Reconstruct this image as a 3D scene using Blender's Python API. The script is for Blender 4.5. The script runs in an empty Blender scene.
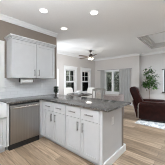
import bpy, bmesh, math, random
from mathutils import Vector, Matrix
random.seed(7)
C = bpy.context.scene
col = C.collection
PI = math.pi

# ------------------------------------------------------------------ camera, world, lights, exposure
cam_d = bpy.data.cameras.new('camera')
cam = bpy.data.objects.new('camera', cam_d); col.objects.link(cam)
cam.location = (0, 0, 1.302)
cam.rotation_euler = (PI/2, 0, math.radians(41.4))
cam_d.sensor_width = 36; cam_d.lens = 36*125.3/165
cam_d.shift_y = -1.3/165
cam_d.clip_start = .05; cam_d.clip_end = 200
C.camera = cam
vs = C.view_settings
vs.view_transform = 'Standard'; vs.look = 'None'; vs.gamma = 1; vs.use_curve_mapping = False
vs.exposure = 0.12
C.display_settings.display_device = 'sRGB'
C.cycles.filter_width = 1.0

W = bpy.data.worlds.new('world'); C.world = W; W.use_nodes = True
nt = W.node_tree; nt.nodes.clear()
tc = nt.nodes.new('ShaderNodeTexCoord'); sp = nt.nodes.new('ShaderNodeSeparateXYZ')
mr = nt.nodes.new('ShaderNodeMapRange'); mr.inputs[1].default_value = -.3; mr.inputs[2].default_value = .8
cr = nt.nodes.new('ShaderNodeValToRGB')
cr.color_ramp.elements[0].color = (.76, .78, .80, 1); cr.color_ramp.elements[1].color = (.86, .93, 1.0, 1)
bg = nt.nodes.new('ShaderNodeBackground'); bg.inputs['Strength'].default_value = .6
wo = nt.nodes.new('ShaderNodeOutputWorld')
nt.links.new(tc.outputs['Generated'], sp.inputs[0]); nt.links.new(sp.outputs['Z'], mr.inputs[0])
nt.links.new(mr.outputs[0], cr.inputs[0]); nt.links.new(cr.outputs[0], bg.inputs['Color'])
nt.links.new(bg.outputs[0], wo.inputs[0])

def area_lamp(name, loc, rot, size, power, color=(1, .97, .93), shape='SQUARE', parent=None, sizey=None):
    d = bpy.data.lights.new(name, 'AREA'); d.energy = power; d.size = size; d.color = color; d.shape = shape
    if sizey: d.shape = 'RECTANGLE'; d.size_y = sizey
    o = bpy.data.objects.new(name, d); col.objects.link(o); o.location = loc; o.rotation_euler = rot
    if parent: o.parent = parent
    return o
# photographer's flash bounced off the kitchen ceiling, an added fill at the open back,
# and added unseen fills for the living room and nook
area_lamp('bounce_flash', (-.5, -.4, 1.95), (PI, 0, 0), 1.2, 172, (.83, .92, 1))
area_lamp('kitchen_back_fill', (.6, -2.1, 1.2), (math.radians(97), 0, math.radians(8)), 4.0, 5, (.92, .97, 1), sizey=2.2)  # added soft fill behind the camera, no window there
area_lamp('living_fill_down', (-.05, 4.85, 2.66), (0, 0, 0), .5, 112, (.80, .91, 1))  # unseen fill added under the tray, facing down into the living room
area_lamp('nook_fill_up', (-4.3, 2.9, .8), (PI, 0, 0), 1.0, 4, (.88, .95, 1))  # unseen uplight added behind the kitchen wall to brighten the nook
area_lamp('nook_fill_side', (-3.95, 2.56, 1.5), (math.radians(86), 0, math.radians(14)), 1.1, 42, (.88, .94, 1))  # unseen fill added behind the kitchen wall, aimed across the nook
sd = bpy.data.lights.new('sun', 'SUN'); sd.energy = 17; sd.angle = .03; sd.color = (1, .99, .97)
sun = bpy.data.objects.new('sun', sd); col.objects.link(sun)
sun.rotation_euler = Vector((-.75, .28, -.85)).to_track_quat('-Z', 'Y').to_euler()
CAN_POWER = .8
FAN_POWER = 11

# ------------------------------------------------------------------ materials
def mat(name, color, rough=.5, metal=0, spec=.5, emit=None, estr=0, coat=0):
    m = bpy.data.materials.new(name); m.use_nodes = True
    b = m.node_tree.nodes['Principled BSDF']
    b.inputs['Base Color'].default_value = (*color, 1)
    b.inputs['Roughness'].default_value = rough; b.inputs['Metallic'].default_value = metal
    b.inputs['Specular IOR Level'].default_value = spec
    if coat: b.inputs['Coat Weight'].default_value = coat; b.inputs['Coat Roughness'].default_value = .1
    if emit: b.inputs['Emission Color'].default_value = (*emit, 1); b.inputs['Emission Strength'].default_value = estr
    return m
def N(m, t, **kw):
    n = m.node_tree.nodes.new(t)
    for k, v in kw.items(): setattr(n, k, v)
    return n
def Lk(m, a, b): m.node_tree.links.new(a, b)
def bsdf(m): return m.node_tree.nodes['Principled BSDF']
def noise_col(m, c1, c2, scale, detail=4, lo=.35, hi=.65, vec=None, stretch=None):
    tcn = N(m, 'ShaderNodeTexCoord'); src = tcn.outputs['Object']
    if stretch:
        mp = N(m, 'ShaderNodeMapping'); mp.inputs['Scale'].default_value = stretch
        Lk(m, src, mp.inputs[0]); src = mp.outputs[0]
    nz = N(m, 'ShaderNodeTexNoise'); nz.inputs['Scale'].default_value = scale; nz.inputs['Detail'].default_value = detail
    Lk(m, src, nz.inputs['Vector'])
    r = N(m, 'ShaderNodeValToRGB'); r.color_ramp.elements[0].position = lo; r.color_ramp.elements[1].position = hi
    r.color_ramp.elements[0].color = (*c1, 1); r.color_ramp.elements[1].color = (*c2, 1)
    Lk(m, nz.outputs['Fac'], r.inputs[0]); Lk(m, r.outputs[0], bsdf(m).inputs['Base Color'])
    return nz, r

M = {}
M['ceiling'] = mat('ceiling_paint', (.84, .84, .84), .9, spec=.1)
noise_col(M['ceiling'], (.885, .885, .885), (.905, .905, .905), 30)
M['greige'] = mat('greige_wall_paint', (.63, .595, .57), .85, spec=.15)
noise_col(M['greige'], (.625, .59, .565), (.635, .60, .575), 20)
M['tray_grey'] = mat('grey_tray_paint', (.62, .605, .59), .8, spec=.15)
noise_col(M['tray_grey'], (.615, .60, .585), (.625, .61, .595), 20)
M['edge_strip'] = mat('pale_edge_strip', (.45, .38, .34), .5)
noise_col(M['edge_strip'], (.42, .35, .31), (.48, .41, .37), 20)
M['taupe'] = mat('taupe_wall_tone', (.27, .225, .19), .85, spec=.15)  # darker tone than greige, on the kitchen wall and the half wall
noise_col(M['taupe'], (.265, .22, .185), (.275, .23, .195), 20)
M['trim'] = mat('white_trim_paint', (.84, .84, .84), .4)
noise_col(M['trim'], (.83, .83, .83), (.85, .85, .85), 8)
M['cab'] = mat('white_cabinet_paint', (.67, .675, .69), .4)
noise_col(M['cab'], (.585, .588, .595), (.605, .608, .615), 6)
M['nickel'] = mat('brushed_nickel', (.42, .41, .40), .3, 1)
noise_col(M['nickel'], (.27, .265, .26), (.33, .325, .32), 60)
M['brightsteel'] = mat('polished_steel', (.8, .79, .78), .22, 1)
noise_col(M['brightsteel'], (.78, .77, .76), (.82, .81, .80), 20)
M['black'] = mat('black_plastic', (.015, .015, .016), .4)
noise_col(M['black'], (.012, .012, .013), (.02, .02, .021), 30)
M['porcelain'] = mat('white_fireclay', (.86, .86, .87), .12, coat=.5)
noise_col(M['porcelain'], (.85, .85, .86), (.87, .87, .88), 6)
M['steel'] = mat('stainless_steel', (.40, .385, .37), .34, 1)
noise_col(M['steel'], (.35, .345, .335), (.41, .405, .395), 4, stretch=(9, 9, .2))
M['plate'] = mat('white_plastic', (.82, .82, .82), .35)
noise_col(M['plate'], (.81, .81, .81), (.83, .83, .83), 12)
M['paper'] = mat('paper_towel', (.86, .86, .85), .95, spec=.05)
noise_col(M['paper'], (.83, .83, .82), (.88, .88, .87), 60)
M['lens'] = mat('lit_lens', (.9, .9, .9), .4, emit=(1, .97, .92), estr=3)
M['shade_lit'] = mat('lit_glass_shade', (.9, .88, .8), .3, emit=(1, .88, .66), estr=1.6)
M['leather'] = mat('oxblood_leather', (.045, .013, .011), .38, spec=.16)
nz, _ = noise_col(M['leather'], (.018, .004, .003), (.034, .0075, .0055), 9)
bp = N(M['leather'], 'ShaderNodeBump'); bp.inputs['Strength'].default_value = .15
Lk(M['leather'], nz.outputs['Fac'], bp.inputs['Height']); Lk(M['leather'], bp.outputs[0], bsdf(M['leather']).inputs['Normal'])
M['curtain'] = mat('grey_linen_curtain', (.36, .355, .345), .9, spec=.1)
noise_col(M['curtain'], (.40, .395, .385), (.47, .465, .45), 40, stretch=(1, 1, .1))
M['leaf'] = mat('ficus_leaf', (.05, .13, .03), .5, spec=.2)
noise_col(M['leaf'], (.010, .034, .007), (.085, .18, .04), 9)
M['herb'] = mat('herb_leaf', (.05, .12, .04), .5)
noise_col(M['herb'], (.015, .04, .015), (.05, .10, .035), 9)
M['garden'] = mat('garden_leaf', (.03, .05, .02), .6)
noise_col(M['garden'], (.05, .065, .045), (.26, .28, .22), 1.5)
M['bark'] = mat('bark', (.12, .085, .06), .9)
noise_col(M['bark'], (.09, .06, .04), (.17, .12, .09), 12)
M['lightbark'] = mat('pale_bark', (.28, .22, .17), .8)
noise_col(M['lightbark'], (.22, .17, .13), (.33, .27, .21), 14)
M['pot'] = mat('glazed_pot', (.30, .28, .26), .4)
noise_col(M['pot'], (.27, .25, .23), (.33, .31, .29), 8)
M['soil'] = mat('potting_soil', (.04, .03, .02), .95)
noise_col(M['soil'], (.03, .02, .015), (.06, .045, .03), 40)
M['darkwood'] = mat('dark_wood', (.06, .045, .035), .25)
noise_col(M['darkwood'], (.04, .03, .024), (.09, .065, .05), 4, stretch=(1, 12, 12))
M['greywood'] = mat('grey_washed_wood', (.24, .22, .195), .6)
noise_col(M['greywood'], (.25, .235, .21), (.40, .375, .34), 4, stretch=(12, 12, 1))
M['beigefab'] = mat('beige_fabric', (.48, .43, .38), .95, spec=.1)
noise_col(M['beigefab'], (.44, .39, .345), (.52, .47, .415), 50)
M['mauvefab'] = mat('mauve_grey_fabric', (.30, .25, .235), .95, spec=.1)
noise_col(M['mauvefab'], (.26, .215, .205), (.34, .29, .27), 50)
M['creamfab'] = mat('cream_fabric', (.70, .68, .65), .95, spec=.1)
noise_col(M['creamfab'], (.67, .65, .62), (.73, .71, .68), 50)
M['china'] = mat('white_china', (.85, .85, .85), .15)
noise_col(M['china'], (.84, .84, .84), (.86, .86, .86), 5)
M['grass'] = mat('lawn', (.07, .10, .04), .95)
noise_col(M['grass'], (.05, .075, .03), (.10, .13, .06), 3)
M['bronze'] = mat('dark_bronze', (.09, .075, .065), .4, .8)
noise_col(M['bronze'], (.075, .06, .05), (.11, .09, .08), 20)
M['blade'] = mat('walnut_fan_blade', (.13, .10, .085), .45)
noise_col(M['blade'], (.10, .075, .06), (.17, .13, .11), 5, stretch=(1, 12, 1))
M['blackframe'] = mat('black_window_screen', (.012, .012, .014), .5)
noise_col(M['blackframe'], (.010, .010, .012), (.016, .016, .018), 40)

# granite
g = M['granite'] = mat('granite', (.1, .09, .085), .1, spec=.75, coat=.4)
tcn = N(g, 'ShaderNodeTexCoord')
v1 = N(g, 'ShaderNodeTexVoronoi'); v1.inputs['Scale'].default_value = 95
n1 = N(g, 'ShaderNodeTexNoise'); n1.inputs['Scale'].default_value = 60; n1.inputs['Detail'].default_value = 6
Lk(g, tcn.outputs['Object'], v1.inputs['Vector']); Lk(g, tcn.outputs['Object'], n1.inputs['Vector'])
r1 = N(g, 'ShaderNodeValToRGB')
e = r1.color_ramp.elements
e[0].position = .25; e[0].color = (.022, .019, .018, 1); e[1].position = .8; e[1].color = (.26, .245, .23, 1)
for p, c_ in ((.42, (.04, .036, .033, 1)), (.58, (.085, .079, .073, 1))):
    k = e.new(p); k.color = c_
mx = N(g, 'ShaderNodeMix', data_type='FLOAT'); mx.inputs[0].default_value = .45
sv = N(g, 'ShaderNodeSeparateColor'); Lk(g, v1.outputs['Color'], sv.inputs[0])
Lk(g, n1.outputs['Fac'], mx.inputs[2]); Lk(g, sv.outputs[0], mx.inputs[3])
Lk(g, mx.outputs[0], r1.inputs[0]); Lk(g, r1.outputs[0], bsdf(g).inputs['Base Color'])

bsdf(g).inputs['IOR'].default_value = 1.65; bsdf(g).inputs['Roughness'].default_value = .17; bsdf(g).inputs['Coat Weight'].default_value = 0

# plank floor, boards running along X
f = M['floor'] = mat('oak_plank_floor', (.4, .3, .22), .38)
tcn = N(f, 'ShaderNodeTexCoord')
bk = N(f, 'ShaderNodeTexBrick'); bk.offset = .37; bk.offset_frequency = 2
bk.inputs['Scale'].default_value = 1; bk.inputs['Brick Width'].default_value = 1.25; bk.inputs['Row Height'].default_value = .155
bk.inputs['Mortar Size'].default_value = .0022; bk.inputs['Mortar Smooth'].default_value = .1; bk.inputs['Bias'].default_value = 0
bk.inputs['Color1'].default_value = (.29, .205, .135, 1); bk.inputs['Color2'].default_value = (.56, .425, .305, 1)
bk.inputs['Mortar'].default_value = (.14, .10, .07, 1)
Lk(f, tcn.outputs['Object'], bk.inputs['Vector'])
mp = N(f, 'ShaderNodeMapping'); mp.inputs['Scale'].default_value = (1.1, 13, 1)
Lk(f, tcn.outputs['Object'], mp.inputs[0])
gn = N(f, 'ShaderNodeTexNoise'); gn.inputs['Scale'].default_value = 2.6; gn.inputs['Detail'].default_value = 8; gn.inputs['Distortion'].default_value = .8
Lk(f, mp.outputs[0], gn.inputs['Vector'])
gr = N(f, 'ShaderNodeValToRGB'); gr.color_ramp.elements[0].position = .3; gr.color_ramp.elements[1].position = .7
gr.color_ramp.elements[0].color = (.55, .51, .48, 1); gr.color_ramp.elements[1].color = (1.12, 1.1, 1.08, 1)
Lk(f, gn.outputs['Fac'], gr.inputs[0])
mm = N(f, 'ShaderNodeMix', data_type='RGBA', blend_type='MULTIPLY'); mm.inputs[0].default_value = 1
Lk(f, bk.outputs['Color'], mm.inputs[6]); Lk(f, gr.outputs[0], mm.inputs[7]); Lk(f, mm.outputs[2], bsdf(f).inputs['Base Color'])

# white subway tile on the X = const wall
t = M['tile'] = mat('white_subway_tile', (.8, .8, .8), .15)
tcn = N(t, 'ShaderNodeTexCoord'); s1 = N(t, 'ShaderNodeSeparateXYZ'); c1 = N(t, 'ShaderNodeCombineXYZ')
Lk(t, tcn.outputs['Object'], s1.inputs[0]); Lk(t, s1.outputs['Y'], c1.inputs['X']); Lk(t, s1.outputs['Z'], c1.inputs['Y'])
bk = N(t, 'ShaderNodeTexBrick'); bk.offset = .5
bk.inputs['Scale'].default_value = 1; bk.inputs['Brick Width'].default_value = .152; bk.inputs['Row Height'].default_value = .076
bk.inputs['Mortar Size'].default_value = .0018
bk.inputs['Color1'].default_value = (.80, .80, .81, 1); bk.inputs['Color2'].default_value = (.77, .77, .78, 1); bk.inputs['Mortar'].default_value = (.62, .62, .62, 1)
Lk(t, c1.outputs[0], bk.inputs['Vector']); Lk(t, bk.outputs['Color'], bsdf(t).inputs['Base Color'])

# rug
r = M['rug'] = mat('patterned_rug', (.5, .5, .5), .95, spec=.05)
tcn = N(r, 'ShaderNodeTexCoord')
na = N(r, 'ShaderNodeTexNoise'); na.inputs['Scale'].default_value = 5.5; na.inputs['Detail'].default_value = 5; na.inputs['Distortion'].default_value = 2
Lk(r, tcn.outputs['Object'], na.inputs['Vector'])
ra = N(r, 'ShaderNodeValToRGB'); ra.color_ramp.elements[0].position = .38; ra.color_ramp.elements[1].position = .56
ra.color_ramp.elements[0].color = (.27, .28, .30, 1); ra.color_ramp.elements[1].color = (.66, .65, .63, 1)
Lk(r, na.outputs['Fac'], ra.inputs[0]); Lk(r, ra.outputs[0], bsdf(r).inputs['Base Color'])

# window glass: transparent with a fresnel gloss
gl = M['glass'] = bpy.data.materials.new('window_glass'); gl.use_nodes = True
gt = gl.node_tree; gt.nodes.clear()
o_ = gt.nodes.new('ShaderNodeOutputMaterial'); mxs = gt.nodes.new('ShaderNodeMixShader'); fr = gt.nodes.new('ShaderNodeFresnel')
tr = gt.nodes.new('ShaderNodeBsdfTransparent'); gs = gt.nodes.new('ShaderNodeBsdfGlossy'); gs.inputs['Roughness'].default_value = .02
tr.inputs[0].default_value = (.86, .88, .88, 1); fr.inputs[0].default_value = 1.45
gt.links.new(fr.outputs[0], mxs.inputs[0]); gt.links.new(tr.outputs[0], mxs.inputs[1]); gt.links.new(gs.outputs[0], mxs.inputs[2]); gt.links.new(mxs.outputs[0], o_.inputs[0])

dg = M['dark_glass'] = gl.copy(); dg.name = 'screened_glass'
for n_ in dg.node_tree.nodes:
    if n_.type == 'BSDF_TRANSPARENT': n_.inputs[0].default_value = (.16, .16, .17, 1)

# ------------------------------------------------------------------ helpers
def wloc(o):
    v = Vector((0, 0, 0))
    while o is not None: v += o.location; o = o.parent
    return v
class MB:
    def __init__(s): s.bm = bmesh.new()
    def box(s, x0, x1, y0, y1, z0, z1, bev=0, seg=2):
        b = bmesh.new()
        bmesh.ops.create_cube(b, size=1)
        bmesh.ops.transform(b, matrix=Matrix.Translation(((x0+x1)/2, (y0+y1)/2, (z0+z1)/2)) @ Matrix.Diagonal((abs(x1-x0), abs(y1-y0), abs(z1-z0), 1)), verts=b.verts)
        if bev: bmesh.ops.bevel(b, geom=list(b.edges), offset=bev, segments=seg, affect='EDGES', profile=.5)
        s.add(b); return s
    def add(s, b, mtx=None):
        if mtx is not None: bmesh.ops.transform(b, matrix=mtx, verts=b.verts)
        me = bpy.data.meshes.new('tmp'); b.to_mesh(me); b.free(); s.bm.from_mesh(me); bpy.data.meshes.remove(me); return s
    def tube(s, p0, p1, r0, r1=None, n=12):
        p0, p1 = Vector(p0), Vector(p1); r1 = r0 if r1 is None else r1
        b = bmesh.new(); L = (p1-p0).length
        bmesh.ops.create_cone(b, cap_ends=True, segments=n, radius1=r0, radius2=r1, depth=L)
        q = (p1-p0).to_track_quat('Z', 'Y').to_matrix().to_4x4()
        return s.add(b, Matrix.Translation((p0+p1)/2) @ q)
    def lathe(s, prof, c=(0, 0, 0), n=24, axis='Z'):
        b = bmesh.new(); rings = []
        for r_, z in prof:
            rings.append([b.verts.new((r_*math.cos(2*PI*i/n), r_*math.sin(2*PI*i/n), z)) for i in range(n)])
        for a, d in zip(rings, rings[1:]):
            for i in range(n): b.faces.new((a[i], a[(i+1) % n], d[(i+1) % n], d[i]))
        if prof[0][0] > 1e-4: b.faces.new(rings[0][::-1])
        if prof[-1][0] > 1e-4: b.faces.new(rings[-1])
        bmesh.ops.remove_doubles(b, verts=b.verts, dist=1e-5)
        m = Matrix.Translation(c)
        if axis == 'Y': m = m @ Matrix.Rotation(-PI/2, 4, 'X')
        if axis == 'X': m = m @ Matrix.Rotation(PI/2, 4, 'Y')
        return s.add(b, m)
    def prism(s, pts, d0, d1, plane='XZ', bev=0, seg=2):
        b = bmesh.new()
        P = {'XZ': lambda a, c_, d: (a, d, c_), 'YZ': lambda a, c_, d: (d, a, c_), 'XY': lambda a, c_, d: (a, c_, d)}[plane]
        A = [b.verts.new(P(*p, d0)) for p in pts]; B = [b.verts.new(P(*p, d1)) for p in pts]
        b.faces.new(A); b.faces.new(B[::-1]); n = len(pts)
        for i in range(n): b.faces.new((A[i], B[i], B[(i+1) % n], A[(i+1) % n]))
        bmesh.ops.recalc_face_normals(b, faces=b.faces)
        if bev: bmesh.ops.bevel(b, geom=[e_ for e_ in b.edges], offset=bev, segments=seg, affect='EDGES', profile=.5)
        return s.add(b)
    def leaf(s, p, d, up, L, w):
        d = Vector(d).normalized(); sd = d.cross(Vector(up))
        if sd.length < .05: sd = d.cross(Vector((1, 0, .3)))
        sd.normalize(); nrm = sd.cross(d); p = Vector(p)
        vs_ = [p, p+d*L*.45+sd*w*.5+nrm*w*.15, p+d*L, p+d*L*.45-sd*w*.5+nrm*w*.15]
        v = [s.bm.verts.new(q) for q in vs_]; s.bm.faces.new((v[0], v[1], v[2])); s.bm.faces.new((v[0], v[2], v[3]))
    def build(s, name, m, parent=None, smooth=False, mtx=None):
        if mtx is not None: bmesh.ops.transform(s.bm, matrix=mtx, verts=s.bm.verts)
        bmesh.ops.recalc_face_normals(s.bm, faces=s.bm.faces)
        if parent is not None:
            bmesh.ops.translate(s.bm, vec=-wloc(parent), verts=s.bm.verts)
        me = bpy.data.meshes.new(name); s.bm.to_mesh(me); s.bm.free()
        me.materials.append(M[m] if isinstance(m, str) else m)
        if smooth:
            me.polygons.foreach_set('use_smooth', [True]*len(me.polygons))
            try: me.set_sharp_from_angle(angle=math.radians(38))
            except Exception: pass
        o = bpy.data.objects.new(name, me); col.objects.link(o)
        if parent is not None: o.parent = parent
        return o
def tag(o, label, cat, group=None):
    o['label'] = label; o['category'] = cat
    if group: o['group'] = group
    return o
def thing(name, label, cat, loc=(0, 0, 0), group=None):
    o = bpy.data.objects.new(name, None); col.objects.link(o); o.location = loc; o.empty_display_size = .1
    return tag(o, label, cat, group)
def struct(o): o['kind'] = 'structure'; return o
def dup(root, loc, rz=None, label=None):
    r_ = root.copy(); col.objects.link(r_); r_.location = loc
    if rz is not None: r_.rotation_euler = (0, 0, rz)
    if label: r_['label'] = label
    for ch in list(root.children):
        k = ch.copy(); col.objects.link(k); k.parent = r_
        for g2 in list(ch.children):
            d = g2.copy(); col.objects.link(d); d.parent = k
    return r_

# ------------------------------------------------------------------ setting
ZC = 2.74
XW = -3.15          # kitchen wall face
XN = -4.90          # nook window wall face
YN = 6.80           # nook back wall face
YL = 7.05           # living back wall face
XE = -2.09          # end of nook back wall
XR, YB = 3.7, -2.2

def wall(axis, at, thick, u0, u1, z0, z1, holes):
    """a wall of boxes around rectangular holes; axis 'X': plane X = at, thickness toward at+thick, u = Y"""
    m = MB()
    us = sorted({u0, u1, *[h[0] for h in holes], *[h[1] for h in holes]})
    for a, b in zip(us, us[1:]):
        zs = [(z0, z1)]
        for h in holes:
            if h[0] <= a + 1e-6 and h[1] >= b - 1e-6:
                zs = [(z0, h[2]), (h[3], z1)]
        for p, q in zs:
            if q - p < 1e-4: continue
            if axis == 'X': m.box(min(at, at+thick), max(at, at+thick), a, b, p, q)
            else: m.box(a, b, min(at, at+thick), max(at, at+thick), p, q)
    bmesh.ops.remove_doubles(m.bm, verts=m.bm.verts, dist=1e-5)
    return m

struct(MB().box(-5.1, XR, YB, 7.25, -.06, 0).build('floor', 'floor'))

TX0, TX1, TY0, TY1, TZ = -1.38, 1.5, 4.27, 6.14, 2.885
cm = MB()
cm.box(-5.1, TX0, YB, 7.25, ZC, ZC+.06).box(TX1, XR, YB, 7.25, ZC, ZC+.06).box(TX0, TX1, YB, TY0, ZC, ZC+.06).box(TX0, TX1, TY1, 7.25, ZC, ZC+.06)
struct(cm.build('ceiling', 'ceiling'))
struct(MB().box(TX0-.1, TX1+.1, TY0-.1, TY1+.1, TZ, TZ+.05).build('ceiling_tray', 'ceiling'))
tm = MB()
tm.box(TX0-.06, TX0, TY0-.06, TY1+.06, ZC+.06, TZ).box(TX1, TX1+.06, TY0-.06, TY1+.06, ZC+.06, TZ)
tm.box(TX0, TX1, TY0-.06, TY0, ZC+.06, TZ).box(TX0, TX1, TY1, TY1+.06, ZC+.06, TZ)
struct(tm.build('wall_tray', 'greige'))

CP = [(0, 0), (.085, 0), (.085, .018), (.055, .04), (.03, .075), (.018, .082), (.018, .1), (0, .1)]   # crown: out from wall, down
TP = [(0, 0), (.2, 0), (.2, .015), (.145, .022), (.135, .05), (.075, .07), (.06, .1), (.02, .112), (.02, .16), (0, .16)]   # tray moulding
def crown(name, axis, at, sgn, u0, u1, top=ZC, prof=CP, mt='trim'):
    pts = [(at + sgn*a, top - .0005 - d) for a, d in prof]
    return struct(MB().prism(pts, u0, u1, 'XZ' if axis == 'X' else 'YZ').build(name, mt))
crown('trim_1', 'X', XW+.0005, 1, YB, 2.35)
crown('trim_2', 'X', XN+.0005, 1, 2.47, YN)
crown('trim_3', 'Y', YN-.0005, -1, XN, XE)
crown('trim_4', 'Y', YL-.0005, -1, XE, XR)
crown('trim_5', 'X', XE+.0005, 1, YN, YL)
# mouldings round the inside of the tray: base cove and top crown
crown('trim_6', 'X', TX0+.0005, 1, TY0, TY1, top=TZ, prof=TP, mt='tray_grey')
crown('trim_7', 'Y', TY1-.0005, -1, TX0, TX1, top=TZ, prof=TP, mt='tray_grey')
crown('trim_8', 'X', TX1-.0005, -1, TY0, TY1, top=TZ, prof=TP, mt='tray_grey')
crown('trim_9', 'Y', TY0+.0005, 1, TX0, TX1, top=TZ, prof=TP, mt='tray_grey')
# kitchen wall with sink window; nook walls with windows
SW = (-.30, .85, 1.20, 2.10)
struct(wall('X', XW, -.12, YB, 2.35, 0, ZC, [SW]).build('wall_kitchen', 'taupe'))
struct(MB().box(XN, XW-.12, 2.35, 2.47, 0, ZC).box(XW-.12, XW, 2.3501, 2.37, 0, ZC).build('wall_nook_return', 'greige'))
WZ0, WZ1 = .66, 1.90
WA = (4.25, 4.95, WZ0, WZ1); WB = (5.52, 6.22, WZ0, WZ1); WCc = (2.95, 3.66, WZ0, 1.84)
struct(wall('X', XN, -.14, 2.35, 7.25, 0, ZC, [WA, WB, WCc]).build('wall_nook', 'greige'))
WD = (-4.10, -3.12, WZ0, 1.90)
struct(wall('Y', YN, .25, XN, XE, 0, ZC, [WD]).build('wall_nook_back', 'greige'))
WL = (-1.03, -.15, .80, 1.83)
struct(wall('Y', YL, .2, XE, XR, 0, ZC, [WL]).build('wall_living', 'greige'))

struct(MB().box(XR, XR+.12, YB, 7.25, 0, ZC).build('wall_right', 'greige'))

def baseboard(name, axis, at, sgn, u0, u1, h=.13):
    pts = [(at, .0005), (at+sgn*.016, .0005), (at+sgn*.016, h-.03), (at+sgn*.008, h-.008), (at+sgn*.008, h), (at, h)]
    return struct(MB().prism(pts, u0, u1, 'XZ' if axis == 'X' else 'YZ').build(name, 'trim'))
baseboard('baseboard_nook', 'X', XN+.0005, 1, 2.48, YN-.02)
baseboard('baseboard_nook_back', 'Y', YN-.0005, -1, XN+.02, XE)
baseboard('baseboard_living', 'Y', YL-.0005, -1, XE+.02, XR)
baseboard('baseboard_corner', 'X', XE+.0005, 1, YN-.016, YL-.02)

def window(name, axis, face, back, u0, u1, z0, z1, casing=.09, header=.2, grid=(3, 2), split=True, units=None, sill=True, frame_mat='trim', cas_mat='trim', glass='glass'):
    """sgn: the room lies toward +X for axis 'X' and toward -Y for axis 'Y'; parts: casing, sill, sash, pane"""
    inn = 1 if axis == 'X' else -1
    mid = face - inn*.05
    root = bpy.data.objects.new(name, None); col.objects.link(root); root['kind'] = 'structure'
    root.location = (face, (u0+u1)/2, z0) if axis == 'X' else ((u0+u1)/2, face, z0)
    def bx(m, a, b, p, q, d0, d1, bev=0):
        lo, hi = sorted((d0, d1))
        m.box(lo, hi, a, b, p, q, bev) if axis == 'X' else m.box(a, b, lo, hi, p, q, bev)
    m = MB(); f0, f1 = face + inn*.0005, face + inn*.022
    bx(m, u0-casing, u0, z0, z1, f0, f1, .003); bx(m, u1, u1+casing, z0, z1, f0, f1, .003)
    bx(m, u0-casing, u1+casing, z1, z1+header, f0, f1, .003)
    if header > .12: bx(m, u0-casing-.02, u1+casing+.02, z1+header-.035, z1+header, f0, face+inn*.045, .003)
    m.build('window_casing', cas_mat, root)
    if sill:
        m = MB(); bx(m, u0-casing-.02, u1+casing+.02, z0-.035, z0, f0, face+inn*.06, .004); bx(m, u0-casing, u1+casing, z0-.13, z0-.035, f0, f1, .003)
        m.build('window_sill', cas_mat, root)
    units = units or [(u0, u1)]
    if len(units) > 1:
        m = MB()
        for (a, b), (c_, d) in zip(units, units[1:]): bx(m, b, c_, z0, z1, face-inn*.10, f1)
        m.build('mullion', cas_mat, root)
    zm = (z0+z1)/2
    for a, b in units:
        for (p, q, dd) in (((z0, zm, 0), (zm, z1, .03)) if split else ((z0, z1, 0),)):
            fw = .04 if split else .028
            m = MB(); d0, d1 = mid-inn*dd, mid-inn*(dd+.03)
            bx(m, a+.002, a+fw, p, q, d0, d1); bx(m, b-fw, b-.002, p, q, d0, d1)
            bx(m, a+fw, b-fw, p, p+fw, d0, d1); bx(m, a+fw, b-fw, q-fw, q, d0, d1)
            if grid and p == zm:
                for i in range(1, grid[0]):
                    u = a+fw+(b-a-2*fw)*i/grid[0]; bx(m, u-.009, u+.009, p+fw, q-fw, d0, d1)
                for j in range(1, grid[1]):
                    z = p+fw+(q-p-2*fw)*j/grid[1]; bx(m, a+fw, b-fw, z-.009, z+.009, d0+inn*.001, d1-inn*.001)
            so = m.build('sash', frame_mat, root)
            m = MB(); bx(m, a+fw, b-fw, p+fw, q-fw, mid-inn*(dd+.012), mid-inn*(dd+.016)); m.build('pane', glass, so)
    return root
window('window_1', 'X', XW, -.12, *SW, casing=.09, header=.09, grid=None)
window('window_2', 'X', XN, -.14, *WCc, casing=.13, header=.06, grid=(2, 2))
window('window_3', 'X', XN, -.14, *WA, casing=.12, grid=(2, 2))
window('window_4', 'X', XN, -.14, *WB, casing=.12, grid=(2, 2))
window('window_5', 'Y', YN, .25, *WD, casing=.075, header=.07, grid=None, split=False, units=[(-4.10, -3.65), (-3.56, -3.12)])
w6 = window('window_6', 'Y', YL, .2, *WL, casing=.045, header=.02, grid=None, split=False, frame_mat='blackframe', sill=False, glass='dark_glass')
MB().box(WL[0]-.085, WL[1]+.085, YL-.06, YL-.0005, WL[3]+.0205, WL[3]+.05, .004).build('cap_moulding', 'bronze', w6)
MB().box(WL[0]-.085, WL[1]+.085, YL-.07, YL-.0005, WL[2]-.05, WL[2]-.0005, .004).build('window_sill', 'bronze', w6)

# half wall at the back and end of the peninsula, and the tiled splashback
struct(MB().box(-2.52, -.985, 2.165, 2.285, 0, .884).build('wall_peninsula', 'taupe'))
struct(MB().box(XW+.0005, XW+.009, -.6, SW[0]-.12, .9145, 1.372).box(XW+.0005, XW+.009, SW[1]+.0905, 2.35, .9145, 1.372).box(XW+.0005, XW+.009, SW[0]-.12, SW[1]+.0905, .9145, 1.069).build('wall_backsplash', 'tile'))
bm_ = MB()
bm_.box(-.9645, -.944, 1.535, 2.29, .0005, .125, .004).box(-2.52, -.944, 2.2895, 2.305, .0005, .125, .004)
struct(bm_.build('baseboard_peninsula', 'trim'))

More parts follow.
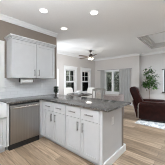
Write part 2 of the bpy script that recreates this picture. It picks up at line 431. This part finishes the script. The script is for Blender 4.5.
# ------------------------------------------------------------------ kitchen: cabinets
def shaker(axis, face, u0, u1, z0, z1, inn, rail=.055, th=.02):
    """door/drawer front whose outer face is at `face`; inn = direction (+1/-1) INTO the cabinet"""
    m = MB()
    def bx(a, b, p, q, d0, d1, bev=0):
        lo, hi = sorted((face+inn*d0, face+inn*d1))
        m.box(lo, hi, a, b, p, q, bev, 1) if axis == 'X' else m.box(a, b, lo, hi, p, q, bev, 1)
    bx(u0, u0+rail, z0, z1, 0, th, .0015); bx(u1-rail, u1, z0, z1, 0, th, .0015)
    bx(u0+rail, u1-rail, z0, z0+rail, 0, th, .0015); bx(u0+rail, u1-rail, z1-rail, z1, 0, th, .0015)
    bx(u0+rail, u1-rail, z0+rail, z1-rail, .009, th-.001)
    return m
def slab(axis, face, u0, u1, z0, z1, inn, th=.02):
    m = MB(); lo, hi = sorted((face, face+inn*th))
    m.box(lo, hi, u0, u1, z0, z1, .003) if axis == 'X' else m.box(u0, u1, lo, hi, z0, z1, .003)
    return m
def pull(axis, face, out, u, z, L, vertical, parent):
    m = MB(); d = face+out*.03
    def P(uu, zz, dd): return (dd, uu, zz) if axis == 'X' else (uu, dd, zz)
    h = L/2
    if vertical:
        m.tube(P(u, z-h, d), P(u, z+h, d), .008)
        for k in (-1, 1): m.tube(P(u, z+k*(h-.02), face), P(u, z+k*(h-.02), d), .005)
    else:
        m.tube(P(u-h, z, d), P(u+h, z, d), .008)
        for k in (-1, 1): m.tube(P(u+k*(h-.02), z, face), P(u+k*(h-.02), z, d), .005)
    return m.build('handle', 'nickel', parent, smooth=True)

FY = 1.51           # peninsula door faces
def peninsula_cabinet(label, x0, x1):
    root = thing('base_cabinet', label, 'cabinet', ((x0+x1)/2, 1.84, 0), 'base cabinets along the peninsula')
    MB().box(x0, x1, FY+.021, 2.15, .1, .8835).box(x0, x1, FY+.09, 2.15, .0005, .1).build('carcass', 'cab', root)
    xm = (x0+x1)/2; gp = .004
    for a, b, hx in ((x0, xm, xm-.055), (xm, x1, xm+.055)):
        d = slab('Y', FY, a+gp, b-gp, .69, .868, 1).build('drawer', 'cab', root)
        pull('Y', FY, -1, (a+b)/2, .781, .15, False, d)
        d = shaker('Y', FY, a+gp, b-gp, .105, .682, 1).build('door', 'cab', root)
        pull('Y', FY, -1, hx, .565, .15, True, d)
    return root
peninsula_cabinet('white two-door, two-drawer base cabinet of the peninsula, nearest the dishwasher', -2.465, -1.745)
peninsula_cabinet('white two-door, two-drawer base cabinet at the open end of the peninsula', -1.740, -1.0)
ep = thing('end_panel', 'plain white panel closing the open end of the peninsula cabinets', 'panel', (-.98, 1.83, 0))
MB().box(-.9995, -.985, FY, 2.16, .0005, .8835).box(-.985, -.965, FY-.002, 2.164, .0005, .8835, .002).build('panel', 'cab', ep)
MB().box(-.965, -.957, FY, 1.55, .126, .8835, .001).build('corner_batten', 'cab', ep)

cc = thing('corner_cabinet', 'white blind corner base cabinet between dishwasher and peninsula', 'cabinet', (-2.85, 1.8, 0))
MB().box(XW+.01, -2.57, 1.472, 2.15, .1, .8835).box(XW+.01, -2.63, 1.472, 2.15, .0005, .1).box(-2.57, -2.468, 1.532, 2.15, .1, .8835).box(-2.63, -2.468, 1.60, 2.15, .0005, .1).build('carcass', 'cab', cc)
MB().box(-2.57, -2.55, 1.472, FY+.02, .105, .868, .001).box(-2.55, -2.468, FY, FY+.02, .105, .868, .001).build('filler_strip', 'cab', cc)

# sink base
sb = thing('sink_cabinet', 'white sink base cabinet left of the dishwasher under the apron sink', 'cabinet', (-2.85, .35, 0))
m = MB().box(XW+.01, -2.57, .775, .795, .1, .65).box(XW+.01, -2.57, -.10, -.08, .1, .65).box(XW+.01, -2.57, -.08, .775, .1, .12).box(XW+.01, XW+.03, -.08, .775, .12, .65)
m.box(XW+.01, -2.63, -.10, .795, .0005, .1)
m.build('carcass', 'cab', sb)
fp = thing('filler_panel', 'narrow white filler panel between the apron sink and the dishwasher', 'panel', (-2.85, .82, 0))
MB().box(XW+.01, -2.57, .825, .842, .1, .8835).box(XW+.01, -2.63, .825, .842, .0005, .1).build('panel', 'cab', fp)
MB().box(-2.57, -2.552, .798, .842, .1, .8835, .002).build('stile', 'cab', fp)
for a, b, hx in ((-.095, .35, .30), (.355, .795, .405)):
    d = shaker('X', -2.55, a, b-.003, .105, .645, -1).build('door', 'cab', sb); pull('X', -2.55, 1, hx, .54, .15, True, d)
sk = thing('apron_sink', 'white fireclay apron sink set in the counter under the window', 'sink', (-2.8, .35, .66))
m = MB()
SX0, SX1, SY0, SY1, SZ0, SZ1 = -3.02, -2.515, -.09, .79, .655, .902
m.box(SX1-.025, SX1, SY0, SY1, SZ0, SZ1, .008).box(SX0, SX0+.025, SY0, SY1, SZ0, SZ1, .006)
m.box(SX0+.025, SX1-.025, SY0, SY0+.025, SZ0, SZ1, .006).box(SX0+.025, SX1-.025, SY1-.025, SY1, SZ0, SZ1, .006).box(SX0+.02, SX1-.02, SY0+.02, SY1-.02, SZ0, SZ0+.03)
m.build('basin', 'porcelain', sk, smooth=True)
MB().lathe([(0, 0), (.045, 0), (.045, .006), (0, .006)], (-2.78, .35, SZ0+.03)).build('drain', 'nickel', sk, smooth=True)

# dishwasher
dw = thing('dishwasher', 'stainless steel dishwasher with bar handle and black toe kick', 'dishwasher', (-2.85, 1.155, 0))
DY0, DY1, DX = .852, 1.462, -2.545
MB().box(XW+.01, -2.585, DY0-.004, DY1+.004, .09, .882).build('tub_housing', 'black', dw)
MB().box(-2.585, DX, DY0+.008, DY1-.008, .115, .79, .004).build('door', 'steel', dw, smooth=True)
cpn = MB().box(-2.585, DX, DY0+.008, DY1-.008, .794, .842, .004).build('control_panel', 'steel', dw, smooth=True)
MB().box(-2.585, -2.562, DY0+.004, DY1-.004, .843, .882).build('vent_strip', 'black', dw)
m = MB().tube((DX+.042, DY0+.04, .797), (DX+.042, DY1-.04, .797), .017, n=16)
for y in (DY0+.07, DY1-.07): m.tube((DX-.001, y, .797), (DX+.042, y, .797), .009)
m.build('handle', 'brightsteel', dw, smooth=True)
MB().box(XW+.05, -2.60, DY0, DY1, .0005, .09).box(-2.60, -2.575, DY0, DY1, .0005, .112).build('toe_kick', 'black', dw)

# worktop
ct = MB().prism([(XW+.0005, -.6), (-3.021, -.6), (-3.021, .792), (-2.512, .792), (-2.512, 1.48), (-.85, 1.48), (-.85, 2.32), (XW+.0005, 2.32)], .884, .914, 'XY', .004)
tag(ct.build('countertop', 'granite', smooth=True), 'L-shaped polished grey-brown granite countertop over the base cabinets', 'countertop')

# wall cabinet
UX, UY0, UY1, UZ0, UZ1 = -2.82, .985, 2.055, 1.372, 2.20
uc = thing('wall_cabinet', 'white two-door wall cabinet with crown, hung above the dishwasher', 'cabinet', (-3.0, 1.52, UZ0))
MB().box(XW+.0005, UX-.021, UY0, UY1, UZ0, UZ1).build('carcass', 'cab', uc)
um = (UY0+UY1)/2+.01
for a, b, hy in ((UY0, um, um-.055), (um, UY1, um+.055)):
    d = shaker('X', UX, a+.003, b-.003, UZ0+.004, UZ1-.012, -1, rail=.06).build('door', 'cab', uc)
    pull('X', UX, 1, hy, UZ0+.13, .15, True, d)
m = MB(); z0 = UZ1
for k, (o_, h0, h1) in enumerate(((.006, 0, .025), (.022, .025, .045), (.045, .045, .075))):
    m.box(XW+.0005, UX+o_, UY0-o_, UY1+o_, z0+h0, z0+h1, .002, 1)
m.build('cornice', 'cab', uc)
# paper towel holder under it
pt = thing('paper_towel_holder', 'white paper towel roll on a holder under the wall cabinet', 'paper towel', (-2.93, 1.34, UZ0))
px_, pz_ = -2.95, UZ0-.067
m = MB()
for y in (1.185, 1.505): m.box(px_-.012, px_+.012, y-.004, y+.004, pz_-.012, UZ0-.0005, .002).lathe([(0, 0), (.028, 0), (.028, .008), (0, .008)], (px_, y-.004, pz_), axis='Y')
m.tube((px_, 1.18, pz_), (px_, 1.51, pz_), .009)
m.build('bracket', 'black', pt, smooth=True)
MB().lathe([(.02, 0), (.058, 0), (.058, .28), (.02, .28), (.02, 0)], (px_, 1.20, pz_), axis='Y', n=32).build('roll', 'paper', pt, smooth=True)

# outlets
def outlet(label, axis, at, sgn, u, z, w=.075, gang=1):
    root = thing('electrical_outlet', label, 'outlet', (at, u, z), 'wall outlets')
    W2 = w/2*gang
    MB().box(at+sgn*.0006, at+sgn*.006, u-W2, u+W2, z-.06, z+.06, .002).build('cover_plate', 'plate', root)
    for gk in range(gang):
        uu = u + (gk-(gang-1)/2)*.05
        for k in (-1, 1):
            rc = MB().box(at+sgn*.006, at+sgn*.008, uu-.016, uu+.016, z+k*.024-.014, z+k*.024+.014, .001).build('receptacle', 'plate', root)
            mm_ = MB()
            for s_ in (-1, 1): mm_.box(at+sgn*.008, at+sgn*.0083, uu+s_*.006-.001, uu+s_*.006+.001, z+k*.024-.005, z+k*.024+.005)
            mm_.build('slot', 'black', rc)
outlet('white double outlet on the tile left of the paper towel roll', 'X', XW+.009, 1, 1.09, 1.21, gang=2)
outlet('white outlet on the tile right of the paper towel roll', 'X', XW+.009, 1, 1.86, 1.19)
outlet('white outlet on the end panel of the peninsula', 'X', -.965, 1, 1.82, .67)

# ------------------------------------------------------------------ ceiling lights and fan
def can_light(x, y, label):
    root = thing('recessed_light', label, 'ceiling light', (x, y, ZC), 'round recessed ceiling lights')
    MB().lathe([(.075, 0), (.098, 0), (.098, -.008), (.082, -.012), (.075, -.006), (.075, 0)], (x, y, ZC-.0005), n=32).build('trim_ring', 'trim', root, smooth=True)
    MB().lathe([(0, -.004), (.074, -.004), (.074, -.001), (0, -.001)], (x, y, ZC-.0005), n=32).build('lens', 'lens', root)
    area_lamp('lamp_glow', (0, 0, -.02), (0, 0, 0), .14, CAN_POWER, shape='DISK', parent=root)
can_light(-2.28, 1.39, 'round recessed ceiling light closest to the wall cabinet, upper left')
can_light(-2.64, 2.23, 'round recessed ceiling light deepest in the room, smallest of the three')
can_light(-1.55, 2.13, 'round recessed ceiling light above the open end of the peninsula')

fx, fy = -3.60, 4.67
fan = thing('ceiling_fan', 'five-blade brushed ceiling fan with lit glass shades over the dining nook', 'ceiling fan', (fx, fy, ZC))
MB().lathe([(0, 0), (.07, 0), (.065, -.04), (.03, -.06), (0, -.06)], (fx, fy, ZC-.0005), n=24).build('canopy', 'bronze', fan, smooth=True)
MB().tube((fx, fy, ZC-.06), (fx, fy, 2.57), .013).build('downrod', 'bronze', fan, smooth=True)
MB().lathe([(0, 2.585), (.05, 2.58), (.085, 2.55), (.10, 2.50), (.095, 2.46), (.065, 2.44), (.06, 2.40), (0, 2.40)], (fx, fy, 0), n=28).build('motor_housing', 'bronze', fan, smooth=True)
for k in range(5):
    a = math.radians(40+72*k); R = Matrix.Translation((fx, fy, 2.435)) @ Matrix.Rotation(a, 4, 'Z') @ Matrix.Rotation(math.radians(11), 4, 'X')
    b = MB().prism([(.20, -.05), (.30, -.062), (.60, -.066), (.655, -.045), (.665, 0), (.655, .045), (.60, .066), (.30, .062), (.20, .05)], -.004, .004, 'XY').build('blade', 'blade', fan, mtx=R)
    MB().box(.08, .24, -.016, .016, .004, .009).build('blade_bracket', 'bronze', b, mtx=R)
MB().lathe([(0, 2.40), (.045, 2.40), (.05, 2.38), (.03, 2.36), (0, 2.355)], (fx, fy, 0)).build('light_fitter', 'nickel', fan, smooth=True)
for k in range(4):
    a = math.radians(20+90*k)
    R = Matrix.Translation((fx, fy, 2.395)) @ Matrix.Rotation(a, 4, 'Z') @ Matrix.Translation((.05, 0, 0)) @ Matrix.Rotation(math.radians(-48), 4, 'Y')
    MB().lathe([(.022, 0), (.026, -.015), (.038, -.045), (.05, -.075), (.046, -.075), (.034, -.045), (.0, -.03)], n=20).build('glass_shade', 'shade_lit', fan, smooth=True, mtx=R)
pl = bpy.data.lights.new('fan_glow', 'POINT'); pl.energy = FAN_POWER; pl.color = (1, .97, .93); pl.shadow_soft_size = .12
po = bpy.data.objects.new('fan_glow', pl); col.objects.link(po); po.parent = fan; po.location = (0, 0, 2.2-ZC)

# ------------------------------------------------------------------ curtains
def curtain(label, x0, x1, z1, seed):
    rd = random.Random(seed); m = MB(); n = 60; A = []
    nf = max(4, int((x1-x0)/.085)); ph = rd.random()*6
    zs = [.015, .3, .8, 1.3, 1.75, z1]
    y = YN-.10
    front, back = [], []
    for i in range(n+1):
        u = i/n; x = x0+(x1-x0)*u
        row = []
        for z in zs:
            amp = .032*(1-.45*z/z1)
            row.append((x+.008*math.sin(3*z+ph), y+amp*math.sin(2*PI*nf*u+ph+.25*z), z))
        front.append([m.bm.verts.new(p) for p in row]); back.append([m.bm.verts.new((p[0], p[1]+.004, p[2])) for p in row])
    for i in range(n):
        for j in range(len(zs)-1):
            m.bm.faces.new((front[i][j], front[i+1][j], front[i+1][j+1], front[i][j+1]))
            m.bm.faces.new((back[i][j], back[i][j+1], back[i+1][j+1], back[i+1][j]))
    for i in range(n):
        m.bm.faces.new((front[i][0], back[i][0], back[i+1][0], front[i+1][0])); m.bm.faces.new((front[i][-1], front[i+1][-1], back[i+1][-1], back[i][-1]))
    for i in (0, n):
        for j in range(len(zs)-1): m.bm.faces.new((front[i][j], front[i][j+1], back[i][j+1], back[i][j]))
    return tag(m.build('curtain', 'curtain', smooth=True), label, 'curtain', 'curtains at the double window')
curtain('narrow grey curtain panel left of the double window', -4.40, -4.12, 1.965, 1)
curtain('wide grey curtain panel right of the double window', -3.13, -2.53, 1.965, 2)
rod = thing('curtain_rod', 'thin curtain rod across the top of the double window', 'curtain rod', (-3.5, YN-.1, 1.985))
MB().tube((-4.58, YN-.1, 1.985), (-2.46, YN-.1, 1.985), .011).build('rod', 'nickel', rod, smooth=True)
for x in (-4.6, -2.44): MB().lathe([(0, -.02), (.018, -.012), (.022, 0), (.018, .012), (0, .02)], (x, YN-.1, 1.985), axis='X', n=12).build('finial', 'nickel', rod, smooth=True)
for x in (-4.53, -2.5): MB().box(x-.008, x+.008, YN-.1, YN-.001, 1.965, 1.975).build('bracket', 'nickel', rod)

# ------------------------------------------------------------------ dining nook
tx, ty = -3.62, 3.90
tb = thing('dining_table', 'round dark wood dining table in the nook beyond the counter', 'table', (tx, ty, 0))
MB().lathe([(0, .725), (.50, .725), (.535, .735), (.54, .75), (.535, .76), (0, .76)], (tx, ty, 0), n=48).build('tabletop', 'darkwood', tb, smooth=True)
MB().lathe([(0, .10), (.07, .10), (.09, .18), (.05, .30), (.045, .55), (.08, .68), (.12, .724), (0, .724)], (tx, ty, 0), n=24).build('pedestal', 'darkwood', tb, smooth=True)
for k in range(4):
    R = Matrix.Translation((tx, ty, 0)) @ Matrix.Rotation(k*PI/2+.4, 4, 'Z')
    MB().prism([(.05, .10), (.05, .17), (.18, .13), (.33, .05), (.34, .001), (.28, .001), (.18, .07)], -.03, .03, 'XZ', .005).build('foot', 'darkwood', tb, mtx=R)
ct_ = None
def plate_setting(x, y, label):
    root = thing('dinner_plate', label, 'plate', (x, y, .7605), 'plates on the dining table')
    MB().lathe([(0, .001), (.08, .001), (.135, .018), (.138, .021), (.13, .02), (.08, .007), (0, .006)], (x, y, .7605), n=32).build('plate', 'china', root, smooth=True)
plate_setting(tx-.26, ty+.06, 'white dinner plate on the dining table by the left window')
plate_setting(tx+.10, ty+.30, 'white dinner plate on the dining table below the right-hand nook window')
bw = tag(MB().lathe([(0, .0005), (.06, .0005), (.065, .015), (.11, .07), (.135, .13), (.13, .13), (.105, .075), (.06, .022), (0, .02)], (tx-.03, ty+.02, .7605), n=32).build('bowl', 'china', smooth=True),
         'tall white bowl in the middle of the dining table', 'bowl')

def dining_chair(label, fab, wood, H=1.0, loc=(0, 0, 0), rz=0, slats=False):
    """faces +X; seat at the origin"""
    root = thing('dining_chair', label, 'chair', (0, 0, 0), 'chairs round the dining nook')
    MB().box(-.22, .23, -.225, .225, .42, .49, .02, 3).build('seat', fab, root, smooth=True)
    MB().box(-.20, .20, -.20, .20, .37, .418, .004).build('seat_rail', wood, root)
    for x in (-.19, .19):
        for y in (-.19, .19):
            m = MB().tube((x, y, .37), (x*1.12, y*1.06, .0005), .022, .015, 10); m.build('leg', wood, root, smooth=True)
    if slats:
        for s_ in (-1, 1): MB().tube((-.20, s_*.19, .40), (-.29, s_*.215, H-.04), .019, .016, 10).build('back_post', wood, root, smooth=True)
        pts = [(-.225, H-.09), (-.225, H-.015), (-.12, H+.01), (0, H+.02), (.12, H+.01), (.225, H-.015), (.225, H-.09), (0, H-.06)]
        MB().prism(pts, -.315, -.28, 'YZ', .005).build('top_rail', wood, root)
        for s_ in (-.115, .115): MB().tube((-.235, s_, .60), (-.285, s_*1.1, H-.07), .012).build('slat', wood, root, smooth=True)
        MB().lathe([(0, -.018), (.075, -.016), (.09, 0), (.075, .016), (0, .018)], (0, 0, 0), axis='X', n=24).build('back_pad', fab, root, smooth=True, mtx=Matrix.Translation((-.27, 0, .80)) @ Matrix.Diagonal((1, .9, 1.65, 1)))
        MB().box(-.25, -.225, -.2, .2, .585, .625, .004).build('cross_rail', wood, root)
    else:
        R = Matrix.Translation((-.20, 0, .46)) @ Matrix.Rotation(math.radians(-9), 4, 'Y')
        h = H-.46
        MB().prism([(-.225, .02), (-.235, h*.7), (-.21, h-.03), (-.12, h), (.12, h), (.21, h-.03), (.235, h*.7), (.225, .02)], -.07, 0, 'YZ', .018, 3).build('backrest', fab, root, smooth=True, mtx=R)
    root.location = loc; root.rotation_euler = (0, 0, rz)
    return root
dining_chair('cream upholstered dining chair by the left-hand nook window', 'creamfab', 'darkwood', 1.0, (-4.33, 4.10, 0), math.atan2(-.2, .66))
dining_chair('cream upholstered dining chair in front of the right-hand nook window', 'creamfab', 'darkwood', 1.0, (-3.74, 4.68, 0), math.atan2(-.78, .12))
dining_chair('grey-washed wooden dining chair with an oval beige back pad', 'beigefab', 'greywood', 1.06, (-2.60, 3.72, 0), math.radians(140), slats=True)
# low upholstered barrel chair
bc = thing('barrel_chair', 'low mauve-grey barrel chair in front of the double window', 'chair', (0, 0, 0))
m = MB(); n = 20; pts = []
ro, ri = .33, .26
arc = [math.radians(70+220*i/n) for i in range(n+1)]
poly = [(ro*math.cos(a), ro*math.sin(a)) for a in arc] + [(ri*math.cos(a), ri*math.sin(a)) for a in arc[::-1]]
m.prism(poly, .22, .87, 'XY', .02, 2).build('backrest', 'mauvefab', bc, smooth=True)
MB().lathe([(0, .22), (.225, .22), (.23, .42), (.20, .46), (0, .465)], n=28).build('seat', 'mauvefab', bc, smooth=True)
for k in range(4):
    a = PI/4+k*PI/2
    MB().tube((.2*math.cos(a), .2*math.sin(a), .219), (.23*math.cos(a), .23*math.sin(a), .0005), .02, .014, 10).build('leg', 'darkwood', bc, smooth=True)
bc.location = (-1.93, 3.70, 0); bc.rotation_euler = (0, 0, math.radians(150))

# little plant at the wall end of the counter
hp = thing('potted_herb', 'small green potted plant on the counter at the wall end', 'plant', (-3.0, 2.235, .9145))
hx, hy = -3.0, 2.235
MB().lathe([(0, 0), (.03, 0), (.042, .07), (.038, .07), (.036, .055), (0, .055)], (hx, hy, .9145), n=20).build('pot', 'pot', hp, smooth=True)
m = MB(); rd = random.Random(3)
for k in range(420):
    a = rd.random()*2*PI; el = rd.random(); rr = .055*math.sqrt(rd.random())
    p = (hx+rr*math.cos(a), hy+rr*math.sin(a)*.8, .965+.17*el)
    m.leaf(p, (math.cos(a), math.sin(a), rd.uniform(-.2, .8)), (0, 0, 1), .045, .026)
m.build('foliage', 'herb', hp)

# ------------------------------------------------------------------ living room
rug_o = tag(MB().box(-1.36, 1.7, 3.98, 6.3, .0005, .011, .003, 1).build('area_rug', 'rug'), 'pale grey patterned area rug under the leather recliner', 'rug')

rc = thing('recliner', 'dark oxblood leather recliner facing right on the pale rug', 'recliner', (-1.0, 4.85, .0115))
zz = .0115
def arm(y0, y1):
    pts = [(-1.37, zz+.04), (-1.37, .50), (-1.345, .57), (-1.28, .595), (-.62, .605), (-.52, .59), (-.47, .54), (-.46, zz+.04)]
    a = MB().prism(pts, y0, y1, 'XZ', .03, 3).build('arm', 'leather', rc, smooth=True)
    MB().prism([(-1.25, .592), (-1.25, .622), (-.60, .63), (-.52, .61), (-.53, .595)], y0+.01, y1-.01, 'XZ', .012, 2).build('arm_pad', 'leather', a, smooth=True)
arm(4.40, 4.58); arm(5.10, 5.28)
MB().box(-1.30, -.50, 4.42, 5.26, zz, zz+.045).build('base', 'black', rc)
MB().box(-1.2, -.52, 4.585, 5.095, .06, .34, .02).build('seat_box', 'leather', rc, smooth=True)
MB().box(-1.16, -.44, 4.587, 5.093, .342, .48, .05, 4).build('seat_cushion', 'leather', rc, smooth=True)
bp_ = [(-1.39, .30), (-1.53, .62), (-1.66, .93), (-1.67, 1.04), (-1.61, 1.10), (-1.51, 1.11), (-1.44, 1.07), (-1.40, .97), (-1.33, .80), (-1.24, .62), (-1.20, .46), (-1.24, .30)]
bk_ = MB().prism(bp_, 4.585, 5.095, 'XZ', .035, 3).build('backrest', 'leather', rc, smooth=True)
MB().prism([(-1.46, .86), (-1.455, 1.06), (-1.41, 1.05), (-1.355, .93), (-1.36, .83)], 4.60, 5.08, 'XZ', .03, 3).build('head_pillow', 'leather', bk_, smooth=True)
MB().prism([(-1.395, .06), (-1.395, .30), (-1.53, .62), (-1.57, .62), (-1.47, .25), (-1.43, .06)], 4.46, 5.22, 'XZ', .012, 2).build('rear_panel', 'leather', rc, smooth=True)

pm = MB(); pm.tube((-1.372, 4.402, .055), (-1.372, 4.402, .50), .013).tube((-1.372, 4.402, .50), (-1.345, 4.402, .565), .013)  # thin pale tubes along the rear edges of the recliner
pp = pm.build('edge_strip', 'edge_strip', rc, smooth=True); pp['label'] = 'pale strip up the rear edge of the near arm'
pm = MB(); pm.tube((-1.44, 4.462, .06), (-1.48, 4.462, .25), .014).tube((-1.48, 4.462, .25), (-1.575, 4.462, .62), .014)
pp = pm.build('edge_strip', 'edge_strip', rc, smooth=True); pp['label'] = 'pale strip along the outside back'
rc.location += Vector((-.12, .04, 0)); rc.rotation_euler = (0, 0, math.radians(14))

# ficus behind it
fxp, fyp = -1.52, 6.38
ft = thing('potted_ficus', 'leafy green ficus tree in a pot against the living room wall', 'plant', (fxp, fyp, .0115))
MB().lathe([(0, 0), (.13, 0), (.17, .28), (.175, .30), (.155, .30), (.15, .26), (0, .26)], (fxp, fyp, .0115), n=28).build('pot', 'pot', ft, smooth=True)
MB().lathe([(0, .261), (.148, .261), (.148, .27), (0, .275)], (fxp, fyp, .0115), n=20).build('soil', 'soil', ft)
m = MB(); m.tube((fxp, fyp, .27), (fxp+.01, fyp-.01, .75), .017, .014); m.tube((fxp+.01, fyp-.01, .75), (fxp, fyp, 1.5), .014, .008)
rd = random.Random(11); tips = []
for k in range(16):
    z = rd.uniform(.95, 1.55); a = rd.random()*2*PI; L = rd.uniform(.14, .30)
    q = (fxp+L*math.cos(a), fyp+L*math.sin(a)*.9, z+L*.7); m.tube((fxp, fyp, z), q, .006, .003, 6); tips.append(q)
m.build('trunk', 'lightbark', ft, smooth=True)
m = MB()
clumps = [(rd.uniform(-.24, .24), rd.uniform(-.24, .24), rd.uniform(1.02, 1.78), rd.uniform(.08, .14)) for _ in range(26)] + [(0, 0, z, .16) for z in (1.15, 1.35, 1.55)]
for cx_, cy_, cz_, cr_ in clumps:
    if cz_ > 1.6: cx_ *= .6; cy_ *= .6
    for k in range(34):
        u, v, w = rd.gauss(0, .5), rd.gauss(0, .5), rd.gauss(0, .5)
        m.leaf((fxp+cx_+u*cr_, fyp+cy_+v*cr_, cz_+w*cr_), (u+rd.uniform(-.5, .5), v+rd.uniform(-.5, .5), rd.uniform(-.9, .4)), (0, 0, 1), rd.uniform(.08, .13), rd.uniform(.04, .06))
for k in range(26):   # the sprig at the top
    m.leaf((fxp+.07+rd.uniform(-.06, .06), fyp+rd.uniform(-.06, .06), rd.uniform(1.80, 1.98)), (rd.uniform(-1, 1), rd.uniform(-1, 1), rd.uniform(-.3, .5)), (0, 0, 1), .08, .045)
m.build('foliage', 'leaf', ft)

# ------------------------------------------------------------------ outside
struct(MB().box(-22, -5.05, -8, 22, -.35, -.15).box(-5.05, 8, 7.26, 22, -.35, -.15).build('floor_lawn', 'grass'))
def garden_tree(x, y, h, r_, seed, label):
    root = thing('garden_tree', label, 'tree', (x, y, -.15), 'trees seen through the windows')
    rd = random.Random(seed)
    MB().tube((x, y, -.15), (x+.1, y, h*.7), .13, .06, 10).build('trunk', 'bark', root, smooth=True)
    m = MB()
    for k in range(1050):
        u, v, w = max(-1, min(1, rd.gauss(0, .45))), max(-1, min(1, rd.gauss(0, .45))), rd.uniform(-1, 1)
        sc = 1-.55*abs(w)**1.5
        p = (x+u*r_*sc, y+v*r_*sc, .25+(h-.2)*(w+1)/2)
        m.leaf(p, (u, v, rd.uniform(-.8, .4)), (0, 0, 1), rd.uniform(.24, .36), rd.uniform(.16, .24))
    m.build('foliage', 'garden', root)
garden_tree(-9.7, 8.9, 3.3, 1.25, 21, 'dark leafy tree outside the left-hand nook window')
garden_tree(-9.9, 11.9, 3.6, 1.25, 22, 'dark leafy tree outside the right-hand nook window')
garden_tree(-6.9, 12.3, 3.4, 1.0, 23, 'dark leafy tree outside the left pane of the double window')
garden_tree(-4.7, 10.6, 3.2, 1.0, 24, 'dark leafy tree outside the right pane of the double window')
garden_tree(-1.7, 11.4, 3.6, 1.2, 25, 'dark leafy tree outside the black-framed living room window')
